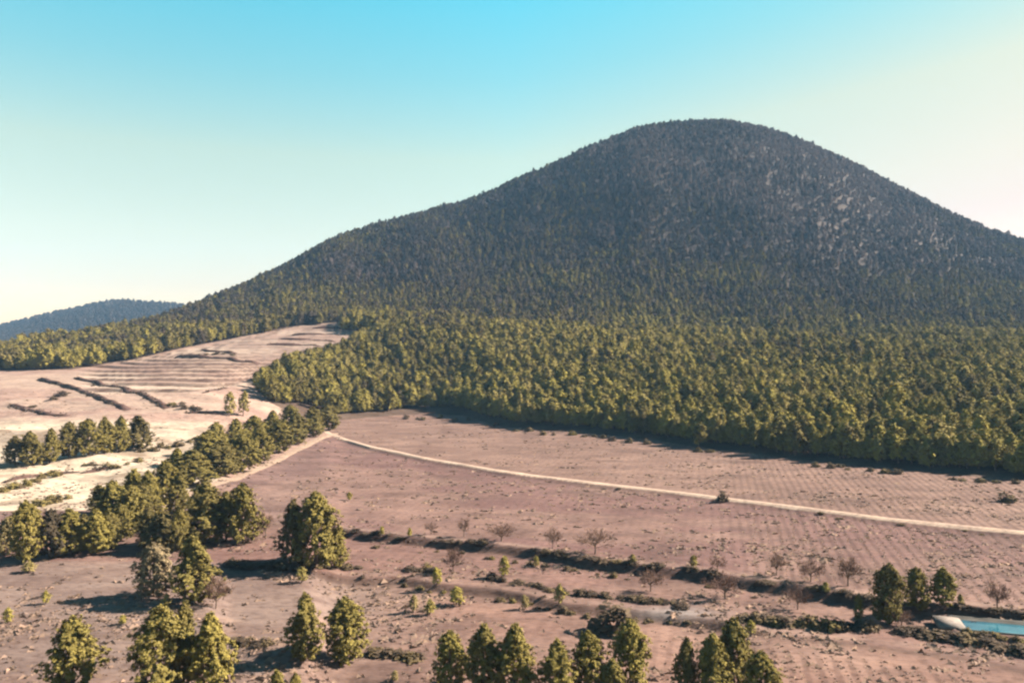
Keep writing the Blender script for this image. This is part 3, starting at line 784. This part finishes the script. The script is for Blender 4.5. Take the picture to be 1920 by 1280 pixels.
# ------------------------------------------------------------------ pond
def pond():
    def W(p, q, z): return (PC[0] + PA[0] * p + PB[0] * q, PC[1] + PA[1] * p + PB[1] * q, z)
    def ring(x0, x1, y0, y1, z): return [W(x0, y0, z), W(x1, y0, z), W(x1, y1, z), W(x0, y1, z)]
    root = link('pond_basin', None); root.location = W(0, 0, PZ)
    tag(root, 'long sloping concrete irrigation basin holding blue water at the right border', 'basin')
    inv = np.array(root.location)
    def part(name, rings, mat, floor=True):
        V = np.array([p for r in rings for p in r]) - inv; Fc = []
        for k in range(len(rings) - 1):
            for j in range(4): Fc.append((k * 4 + j, k * 4 + (j + 1) % 4, k * 4 + 4 + (j + 1) % 4, k * 4 + 4 + j))
        if floor: n = (len(rings) - 1) * 4; Fc.append((n, n + 1, n + 2, n + 3))
        return link(name, np_mesh(name, V, Fc, mat), root)
    X, Y = PLX, PLY
    part('liner', [ring(-X, X, -Y, Y, PZ - 0.02), ring(-X + 4.2, X - 1.3, -Y + 1.2, Y - 1.2, PZ - 1.5)], M_LINER)
    part('rim', [ring(-X - 0.35, X + 0.35, -Y - 0.35, Y + 0.35, PZ - 0.5), ring(-X - 0.35, X + 0.35, -Y - 0.35, Y + 0.35, PZ + 0.10), ring(-X + 0.01, X - 0.01, -Y + 0.01, Y - 0.01, PZ + 0.10), ring(-X + 0.02, X - 0.02, -Y + 0.02, Y - 0.02, PZ - 0.10)], M_LINER, False)
    rv = np.array([W(-X - 2.2, -Y * 0.9, PZ + 0.20), W(-X - 0.6, -Y * 0.9, PZ + 0.19), W(-X + 0.7, -Y * 0.9, PZ + 0.12), W(-X + 0.7, Y * 0.7, PZ + 0.12), W(-X - 0.6, Y * 0.7, PZ + 0.19), W(-X - 2.2, Y * 0.7, PZ + 0.20)]) - inv
    rv = np.vstack([rv, rv - [0, 0, 0.5]])
    link('ramp', np_mesh('pond_ramp', rv, [(0, 1, 4, 5), (1, 2, 3, 4), (6, 11, 10, 7), (7, 10, 9, 8), (0, 6, 7, 1), (1, 7, 8, 2), (5, 4, 10, 11), (4, 3, 9, 10), (0, 5, 11, 6), (2, 8, 9, 3)], M_CONC), root)
    k = 0.16
    wz = PZ - 1.5 * k
    wr = ring(-X + 4.2 * k, X - 1.3 * k, -Y + 1.2 * k, Y - 1.2 * k, wz)
    w = link('pond_water', np_mesh('pond_water', wr, [(0, 1, 2, 3)], M_WATER)); w['kind'] = 'structure'; w['label'] = 'still blue water in the irrigation basin'
pond()

# ------------------------------------------------------------------ earth banks between the terraces
def puff_mesh(name, seed, n, leaf, mat, flat=1.0, thin=None):
    rr = np.random.default_rng(seed)
    d = rr.normal(size=(n, 3)); d[:, 2] = np.abs(d[:, 2]); d /= np.linalg.norm(d, axis=1)[:, None]
    r = 0.62 + 0.38 * rr.random(n) + 0.18 * np.sin(np.arctan2(d[:, 1], d[:, 0]) * 3 + seed)
    c = d * r[:, None] * [0.5, 0.5, 0.9 * flat]; c[:, 2] += 0.02
    v, f, tv = puff_quads(c, d, 5, leaf, leaf * 0.8, rr)
    v[:, 2] = np.maximum(v[:, 2], 0.0)
    return np_mesh(name, v, f, mat, {'tuft': tv})

def terrace_bank(pix, w, h, label):
    pts = np.array([P(u, v) for u, v in pix])
    seg = np.r_[0, np.cumsum(np.hypot(*np.diff(pts[:, :2], axis=0).T))]
    n = max(6, int(seg[-1] / 1.5)); s = np.linspace(0, seg[-1], n)
    px, py = np.interp(s, seg, pts[:, 0]), np.interp(s, seg, pts[:, 1])
    tx, ty = np.gradient(px), np.gradient(py); L = np.hypot(tx, ty); tx, ty = tx / L, ty / L
    if np.mean(tx) < 0: tx, ty = -tx, -ty
    ends = np.clip(np.minimum(s, seg[-1] - s) / 4.0, 0, 1)
    hh = h * (0.55 + 0.9 * vnoise(s / 5, s * 0 + seg[-1], 61)) * ends; ww = w * (0.8 + 0.5 * vnoise(s / 6, s * 0 + 3.3, 62))
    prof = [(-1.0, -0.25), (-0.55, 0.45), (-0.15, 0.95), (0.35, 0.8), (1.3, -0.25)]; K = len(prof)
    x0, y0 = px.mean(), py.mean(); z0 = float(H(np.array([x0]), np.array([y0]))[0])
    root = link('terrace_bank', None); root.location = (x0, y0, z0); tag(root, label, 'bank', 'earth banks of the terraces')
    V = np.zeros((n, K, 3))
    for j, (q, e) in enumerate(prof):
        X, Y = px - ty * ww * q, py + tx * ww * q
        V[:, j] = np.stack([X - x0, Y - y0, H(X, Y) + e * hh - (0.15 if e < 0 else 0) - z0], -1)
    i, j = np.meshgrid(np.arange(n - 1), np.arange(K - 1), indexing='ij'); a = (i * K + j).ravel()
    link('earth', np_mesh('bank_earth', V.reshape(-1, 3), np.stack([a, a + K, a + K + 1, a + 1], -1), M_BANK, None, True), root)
    m = int(seg[-1] * 1.6); sp = rng.uniform(0.03, 0.97, m) * seg[-1]
    cx, cy2 = np.interp(sp, s, px), np.interp(sp, s, py); off = rng.normal(-0.4, 0.45, m) * w
    tyx, txx = np.interp(sp, s, ty), np.interp(sp, s, tx)
    X, Y = cx - tyx * off, cy2 + txx * off
    C = np.stack([X - x0, Y - y0, H(X, Y) + 0.55 * h * np.clip(1 - np.abs(off) / w, 0, 1) - z0], -1)
    D = np.repeat([[0, -0.4, 0.9]], m, 0)
    v, f, tv = puff_quads(C, D, 5, 0.34, 0.3, rng)
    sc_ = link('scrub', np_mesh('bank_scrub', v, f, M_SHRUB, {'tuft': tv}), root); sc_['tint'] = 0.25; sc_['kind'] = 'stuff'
TB = [
 ([(72, 711), (110, 720), (150, 733), (200, 752), (240, 769)], 2.0, 1.5, 'long dark bank slanting across the leftmost terrace'),
 ([(140, 708), (185, 718), (230, 727), (275, 743), (312, 766)], 1.8, 1.2, 'second slanting bank, ending in a pale scar'),
 ([(240, 730), (270, 740), (300, 752)], 1.3, 0.9, 'short bank just below the second slanting bank'),
 ([(18, 760), (50, 769), (90, 777), (128, 780)], 1.8, 1.2, 'low curved bank near the left border'),
 ([(330, 668), (390, 671), (440, 675), (484, 682)], 1.9, 1.3, 'reddish scrubby bank along the top of the striped strips'),
 ([(378, 655), (410, 660), (440, 664)], 1.8, 1.2, 'short reddish bank beside the small brown bushes'),
 ([(500, 645), (560, 648), (600, 650)], 1.5, 0.9, 'lowest bank of the upper terrace tongue'),
 ([(520, 636), (580, 638), (628, 640)], 1.5, 0.9, 'second bank of the upper terrace tongue'),
 ([(548, 627), (600, 628), (650, 630)], 1.5, 1.0, 'third bank of the upper terrace tongue'),
 ([(585, 616), (630, 616), (676, 616)], 2.2, 1.6, 'topmost dark red bank under the shaded trees'),
 ([(345, 773), (400, 775), (424, 776)], 1.4, 0.9, 'dark bank under the pale triangular plot'),
 ([(378, 737), (410, 730), (428, 727)], 1.0, 0.6, 'thin curved bank above the pale triangular plot'),
 ([(0, 905), (30, 898), (70, 893), (110, 889), (150, 884)], 1.2, 0.9, 'broken bank through the white spoil ground at left'),
 ([(150, 887), (180, 882), (215, 876)], 1.5, 1.2, 'short shaded bank under the pale ledge at left'),
]
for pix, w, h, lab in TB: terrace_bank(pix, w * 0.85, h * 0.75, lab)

# ------------------------------------------------------------------ shrubs, saplings, bare trees
SHRUB = [puff_mesh('shrub_leaves', 70 + k, 70, 0.10, M_SHRUB, fl) for k, fl in enumerate((0.9, 1.0, 0.8, 1.1))]
def stem_mesh(seed):
    rr = np.random.default_rng(seed); ps = []
    for k in range(4):
        a = rr.uniform(0, 6.28); r = rr.uniform(0.15, 0.3)
        ps.append(tube([(0, 0, -0.05), (r * 0.5 * math.cos(a), r * 0.5 * math.sin(a), 0.3), (r * math.cos(a), r * math.sin(a), 0.65)], [0.035, 0.02, 0.008], 4))
    v, f = merge(ps); return np_mesh('shrub_stems', v, f, M_BARK)
STEM = [stem_mesh(80), stem_mesh(81)]
def shrub(x, y, w, h, tint, label, group, d=None):
    z = float(H(np.array([x]), np.array([y]))[0])
    r_ = link('shrub', None); r_.location = (x, y, z - 0.05); r_.rotation_euler = (0, 0, random.uniform(0, 6.28)); r_.scale = (w, d or w, h)
    link('stems', random.choice(STEM), r_)
    c = link('foliage', random.choice(SHRUB), r_); c['tint'] = float(tint)
    tag(r_, label, 'shrub', group)
def shrubs_along(pix, n, w, h, tint, dy, label, group, gap=0.35):
    us = np.array([p[0] for p in pix]); vv = np.array([p[1] for p in pix])
    for k in range(n):
        u = us[0] + (us[-1] - us[0]) * (k + random.random()) / n
        if vnoise(np.array([u / 60.0]), np.array([n * 1.7]), 71)[0] < gap: continue
        x, y, z = P(u, float(np.interp(u, us, vv)) + dy + random.uniform(-3, 3))
        q = random.uniform(0.6, 1.35)
        shrub(x, y, w * 0.85 * q, h * 0.68 * random.uniform(0.55, 1.25) * q, min(1, max(0, tint + 0.16 + random.gauss(0, 0.16))), label, group)
shrubs_along([(640, 992), (800, 1008), (950, 1022), (1100, 1045), (1260, 1062)], 40, 1.9, 0.9, 0.2, 3, 'low dark shrub on the upper bank, on its left half', 'shrubs on the upper bank, left half', 0.3)
shrubs_along([(1270, 1064), (1400, 1082), (1500, 1098), (1640, 1122)], 26, 1.9, 1.0, 0.15, 3, 'low dark shrub on the upper bank, on its right half', 'shrubs on the upper bank, right half', 0.25)
shrubs_along([(430, 1056), (560, 1064), (640, 1064), (790, 1068), (870, 1082)], 30, 2.3, 1.3, 0.15, 0, 'dark brown shrub on the lower bank, beside the tall pine clump', 'shrubs on the lower bank, left', 0.28)
shrubs_along([(880, 1082), (960, 1090), (1060, 1114), (1200, 1126), (1330, 1142)], 30, 2.0, 1.1, 0.2, 0, 'dark shrub on the middle stretch of the lower bank', 'shrubs on the lower bank, middle', 0.3)
shrubs_along([(660, 1080), (800, 1110), (960, 1130), (1120, 1160), (1300, 1172)], 30, 1.3, 0.9, 0.42, 0, 'small brown bush scattered below the lower bank', 'bushes below the lower bank', 0.25)
shrubs_along([(700, 1020), (900, 1040), (1100, 1070), (1300, 1095), (1500, 1120)], 26, 1.2, 0.8, 0.42, 4, 'small brown bush scattered between the two field banks', 'bushes between the banks', 0.3)
shrubs_along([(1395, 1162), (1480, 1172), (1560, 1178), (1640, 1180)], 24, 2.4, 1.7, 0.30, 0, 'grey-green bush in the hedge left of the dark pond pine', 'hedge bushes left of the pond pines', 0.1)
shrubs_along([(1690, 1186), (1760, 1195), (1830, 1206), (1925, 1226)], 26, 2.5, 1.3, 0.28, 0, 'brown bush in the scrub belt in front of the pond', 'scrub belt in front of the pond', 0.12)
shrubs_along([(1800, 1178), (1860, 1188), (1925, 1200)], 7, 1.7, 0.8, 0.4, 4, 'brown bush on the near rim of the blue pond', 'bushes on the near pond rim', 0.0)
shrubs_along([(1790, 1138), (1860, 1143), (1925, 1150)], 10, 1.7, 0.6, 0.05, 0, 'dark low shrub on the shaded bank behind the pond', 'shrubs behind the pond', 0.0)
shrubs_along([(428, 1205), (500, 1212)], 7, 1.9, 1.0, 0.2, 0, 'dark shrub on the little bank left of the foreground pine pair', 'shrubs left of the foreground pair', 0.0)
shrubs_along([(692, 1226), (790, 1236)], 9, 2.2, 1.2, 0.25, 0, 'brown shrub on the little bank right of the foreground pine pair', 'shrubs right of the foreground pair', 0.0)
shrubs_along([(1130, 910), (1350, 938), (1600, 968), (1900, 1002)], 26, 1.3, 0.5, 0.2, 5, 'small dark shrub along the lower edge of the dirt track', 'shrubs along the track', 0.45)
shrubs_along([(318, 760), (380, 768)], 7, 3.2, 2.6, 0.35, 0, 'rounded dark bush among the terraces, left of the pale triangular plot', 'bushes left of the pale triangular plot', 0.0)
shrubs_along([(0, 925), (60, 905), (110, 890)], 10, 3.0, 2.2, 0.75, 0, 'rusty golden bush on the white spoil ground at the left border', 'rusty bushes on the white ground', 0.0)
shrubs_along([(10, 985), (80, 945), (130, 935)], 9, 3.0, 2.2, 0.7, 0, 'rusty golden bush behind the tall narrow pine at the left', 'rusty bushes behind the narrow pine', 0.0)
shrubs_along([(265, 850), (330, 835), (380, 822)], 10, 2.8, 2.0, 0.5, 0, 'brown bush between the short row and the diagonal row', 'bushes between the two pine rows', 0.0)
shrubs_along([(150, 868), (215, 878), (260, 868)], 8, 2.4, 1.8, 0.55, 0, 'brown bush below the right end of the short pine row', 'bushes below the short row', 0.0)
shrubs_along([(60, 772), (130, 745), (180, 730)], 4, 3.0, 1.2, 0.2, -8, 'lone dark shrub on the bare pink terrace at left', 'shrubs on the bare terrace', 0.0)
shrubs_along([(385, 662), (440, 668)], 5, 3.2, 1.8, 0.3, 0, 'brown bush by the reddish bank in the terraces', 'bushes by the reddish bank', 0.0)
shrubs_along([(380, 1120), (430, 1110)], 5, 1.8, 1.5, 0.6, 0, 'dry bush at the foot of the tall dark pine', 'bushes at the foot of the dark pine', 0.0)
shrubs_along([(700, 786), (870, 784), (960, 806), (1100, 818), (1280, 838)], 26, 2.6, 2.2, 0.45, 2, 'brown bush at the foot of the forest edge, left of the small pale pines', 'bushes at the forest edge, left', 0.3)
shrubs_along([(1300, 842), (1500, 868), (1700, 888), (1915, 906)], 26, 2.6, 2.0, 0.45, 2, 'brown bush at the foot of the dark forest edge on the right', 'bushes at the forest edge, right', 0.3)
for u, v, w, h, t, lab in [(1150, 1182, 5.0, 3.0, 0.42, 'big brown bush above the right end of the bottom centre clump'), (1355, 938, 2.3, 1.8, 0.42, 'rounded brown bush standing on the dirt track'),
                           (1890, 940, 3.6, 1.8, 0.55, 'golden brown bush in the upper field near the right border'), (1275, 1140, 2.0, 0.9, 0.2, 'dark shrub on the grey gravel patch'), (115, 742, 4.5, 2.0, 0.2, 'single dark shrub in the middle of the pink terrace')]:
    x, y, z = P(u, v); shrub(x, y, w, h, t, lab, None)

SAP = [(1048, 1132, 1094, 26, .85, 'right of the gravel, near the lower bank'), (856, 1134, 1100, 36, .82, 'round and bright, right of two saplings'), (806, 1152, 1122, 26, .84, 'middle one of three in the centre foreground'),
 (775, 1148, 1114, 22, .9, 'left one of three in the centre foreground'), (985, 1142, 1114, 18, .9, 'slim, left of a taller sapling'), (945, 1082, 1042, 24, .72, 'on the lower bank, among dark shrubs'), (820, 1098, 1062, 22, .8, 'slim, just below the lower bank'),
 (1005, 1062, 1042, 14, .7, 'tiny, between the two banks'), (716, 1003, 986, 12, .8, 'first tiny one on the upper bank'), (768, 1006, 988, 12, .8, 'second tiny one on the upper bank'), (566, 1092, 1062, 24, .85, 'right of the tall dark pine, in the open'), (85, 1132, 1106, 18, .8, 'on the grazed ground at left'),
 (14, 1168, 1138, 20, .78, 'by the left border, on grazed ground'), (54, 1072, 1052, 30, .88, 'pale and dry, below the tall narrow pine'), (312, 1140, 1112, 18, .85, 'at the foot of the tall dark pine'), (655, 938, 922, 12, .75, 'alone in the wide field, left part'),
 (1548, 1112, 1090, 16, .75, 'at the right part of the upper bank'), (1300, 1062, 1040, 20, .6, 'by the upper bank, right of centre'), (1186, 1056, 1038, 20, .55, 'by the upper bank, beside a bare tree'), (1408, 1190, 1162, 22, .7, 'behind the bottom right clump'),
 (1610, 1168, 1112, 24, .55, 'dark and slim, left of the dark pond pine'), (1800, 1136, 1112, 16, .7, 'beside the right pond pine'), (740, 1276, 1256, 18, .9, 'at the bottom edge, left of the centre clump'), (230, 1170, 1152, 16, .8, 'between the two bottom left clumps')]
for u, vb, vt, w, ti, lab in SAP:
    x, y, z = P(u, vb); h = (vb - vt) / F * y; wf = (w / (vb - vt)) / 0.6
    m = random.choice(MID)
    r_ = link('pine_sapling', None); r_.location = (x, y, z - 0.03); r_.scale = (h * wf, h * wf, h); r_.rotation_euler = (0, 0, random.uniform(0, 6.28))
    link('trunk', m[1], r_); c = link('crown', m[0], r_); c['tint'] = ti
    tag(r_, 'small yellowish pine sapling ' + lab, 'sapling', 'pine saplings')

def bare_tree_meshes(seed):
    rr = np.random.default_rng(seed); ps = [tube([(0, 0, -0.03), (0.01, 0, 0.16), (0.0, 0.01, 0.34)], [0.03, 0.024, 0.018], 6)]
    C, D = [], []
    for k in range(16):
        a = k * 2.4 + rr.normal() * 0.3; el = rr.uniform(0.35, 1.3)
        d = np.array([math.cos(a) * math.cos(el), math.sin(a) * math.cos(el), math.sin(el)]); b = np.array([0, 0, rr.uniform(0.18, 0.34)])
        L = rr.uniform(0.42, 0.62); ps.append(tube([b, b + d * L * 0.5 + [0, 0, 0.02], b + d * L], [0.012, 0.007, 0.002], 4))
        for q in range(11):
            C.append(b + d * L * rr.uniform(0.45, 1.05) + rr.normal(size=3) * 0.045); D.append(d)
    C, D = np.array(C), np.array(D); n = len(C); nq = 7
    c = np.repeat(C, nq, 0) + rr.normal(size=(n * nq, 3)) * 0.03; d = np.repeat(D, nq, 0) + rr.normal(size=(n * nq, 3)) * 0.6 + [0, 0, 0.3]
    d /= np.linalg.norm(d, axis=1)[:, None]; s_ = np.cross(d, rr.normal(size=d.shape)); s_ /= np.linalg.norm(s_, axis=1)[:, None]
    l = (0.05 + 0.06 * rr.random(n * nq))[:, None]; w = 0.0065
    v = np.stack([c - s_ * w, c + s_ * w, c + d * l + s_ * w * 0.4, c + d * l - s_ * w * 0.4], 1).reshape(-1, 3)
    tw = np_mesh('bare_twigs', v, np.arange(len(v)).reshape(-1, 4), M_TWIG, {'tuft': np.repeat(rr.random(n * nq), 4)})
    tv, tf = merge(ps)
    return tw, np_mesh('bare_trunk', tv, tf, M_BARK, None, True)
BARE = [bare_tree_meshes(90 + k) for k in range(4)]
BT = [(1116, 1038, 988, 64, 'widest of the bare trees, in the middle of the upper bank'), (940, 1014, 978, 56, 'low and wide, on the upper bank left of centre'), (870, 1006, 972, 28, 'slim, on the upper bank, left of a wide one'), (1036, 1028, 988, 32, 'on the upper bank, left of the widest'),
 (808, 1002, 976, 22, 'small, leftmost on the upper bank'), (1520, 1090, 1044, 50, 'with a clear round head, on the right of the upper bank'), (1590, 1098, 1044, 52, 'nearest to the pond pines on the upper bank'), (1456, 1078, 1034, 34, 'thin, left of the round-headed one'),
 (1345, 1070, 1040, 32, 'faint, right of centre on the upper bank'), (1220, 1108, 1062, 44, 'reddish with visible trunk, on the lower bank'), (850, 1074, 1028, 40, 'reddish, on the lower bank above two saplings'), (1360, 1122, 1076, 66, 'reddish and wide, between the banks at right'),
 (1496, 1142, 1098, 44, 'reddish, above the grey-green hedge'), (1870, 1140, 1084, 46, 'reddish, behind the pond at the right border'), (498, 1010, 960, 40, 'between the path pines and the bank clump'), (405, 1140, 1080, 50, 'leaning by the tall dark pine'), (280, 1036, 1004, 30, 'small, under the shaded hollow'), (1690, 1172, 1140, 44, 'low, right of the dark pond pine')]
for k, (u, vb, vt, w, lab) in enumerate(BT):
    x, y, z = P(u, vb); h = (vb - vt) / F * y; wd = w / F * y
    r_ = link('bare_tree', None); r_.location = (x, y, z - 0.03); r_.scale = (wd / 0.95, wd / 0.95, h / 0.88); r_.rotation_euler = (0, 0, random.uniform(0, 6.28))
    tw, tr = BARE[k % 4]
    link('trunk', tr, r_); c = link('twigs', tw, r_); c['tint'] = float(rng.uniform(0.15, 0.6)) - (0.15 if 'reddish' in lab else 0)
    tag(r_, 'leafless brown tree, ' + lab, 'tree', 'leafless trees on the banks')

# ------------------------------------------------------------------ dry grass and stubble
def grass():
    n = 24000
    u = rng.uniform(-150, 2070, n); y = 72 * (365 / 72.0) ** (rng.random(n) ** 1.25)
    # planted rows in the two fields at the right
    ru, ry = [], []
    for x0 in np.arange(-6, 80, 1.5):
        yy = np.arange(72, 92, 0.8); xx = x0 + 0.10 * (yy - 72) + rng.normal(0, 0.08, len(yy)); ru.append(xx); ry.append(yy)
    for x0 in np.arange(30, 130, 2.2):
        yy = np.arange(99, 160, 1.1); xx = x0 + 0.30 * (yy - 99) + rng.normal(0, 0.1, len(yy)); ru.append(xx); ry.append(yy)
    rx, ry = np.concatenate(ru), np.concatenate(ry)
    x = np.r_[(u - 960) / F * y, rx]; y = np.r_[y, ry]
    row = np.r_[np.zeros(n, bool), np.ones(len(rx), bool)]
    z = H(x, y); U, V = proj(x, y, z)
    fld, ter = inpoly(U, V, FIELD) & (y < np.interp(U, UG, Y1) - 0.5), inpoly(U, V, TERR)
    ok = fld | (ter & (rng.random(len(x)) < 0.5))
    ok &= (pond_q(x, y) > 0.8)
    for pix, w in ((TRACK, 3.4),):
        us, ys = line_y(pix); d = y - np.interp(U, us, ys); ok &= ~((d > -0.6) & (d < w + 3.0) & (U > 590))
    ok &= row | (rng.random(len(x)) < 0.12 + 1.3 * sstep((fbm(x / 14, y / 8, 51) - 0.42) / 0.25))
    us, ys = line_y(BANK2); b2 = np.interp(U, us, ys); us, ys = line_y(BANK1); b1 = np.interp(U, us, ys)
    ok &= ~row | ((y < b2 - 4) & (U > 1380)) | ((y > b1 + 3) & (U > 1380))
    x, y, z, row = x[ok], y[ok], z[ok], row[ok]; m = len(x)
    q = np.where(row, 0.24, 0.25 + 0.5 * rng.random(m) ** 2)
    V3, T = [], rng.random(m)
    for k in range(4):
        a = rng.normal(0, 0.6, m); dx, dy = np.cos(a), np.sin(a); wd = q * rng.uniform(0.4, 1.0, m); hh = q * rng.uniform(0.22, 0.5, m)
        cx, cyy = x + rng.normal(0, 0.5, m) * q, y + rng.normal(0, 0.35, m) * q
        lx, ly = rng.normal(0, 0.3, m) * q, rng.normal(0.35, 0.45, m) * q
        V3.append(np.stack([np.stack([cx - dx * wd, cyy - dy * wd, z - 0.04], -1), np.stack([cx + dx * wd, cyy + dy * wd, z - 0.04], -1), np.stack([cx + lx, cyy + ly, z + hh], -1)], 1))
    v = np.concatenate(V3).reshape(-1, 3)
    o = link('dry_grass', np_mesh('dry_grass', v, np.arange(len(v)).reshape(-1, 3), M_DRY, {'tuft': np.repeat(np.tile(T, 4), 3)}))
    o['tint'] = 0.4
    tag(o, 'dry stubble and grass tufts scattered over the pinkish fields', 'grass', None, 'stuff')
grass()

# ------------------------------------------------------------------ haze
def haze_box():
    x0, x1, y0, y1, z0, z1 = -4150.0, 4150.0, -200.0, 2760.0, -8.0, 352.0
    v = [(x, y, z) for z in (z0, z1) for y in (y0, y1) for x in (x0, x1)]
    f = [(0, 2, 3, 1), (4, 5, 7, 6), (0, 1, 5, 4), (1, 3, 7, 5), (3, 2, 6, 7), (2, 0, 4, 6)]
    m = bpy.data.materials.new('haze'); m.use_nodes = True; nt = m.node_tree; nt.nodes.clear()
    out = nt.nodes.new('ShaderNodeOutputMaterial'); pv = nt.nodes.new('ShaderNodeVolumePrincipled')
    pv.inputs['Color'].default_value = (0.30, 0.60, 1.0, 1); pv.inputs['Density'].default_value = 0.000075; pv.inputs['Anisotropy'].default_value = 0.0
    nt.links.new(pv.outputs[0], out.inputs['Volume'])
    o = link('haze', np_mesh('haze', v, f, m)); o['kind'] = 'stuff'; o['label'] = 'thin blue haze filling the air over the valley'
    o['category'] = 'haze'
haze_box()
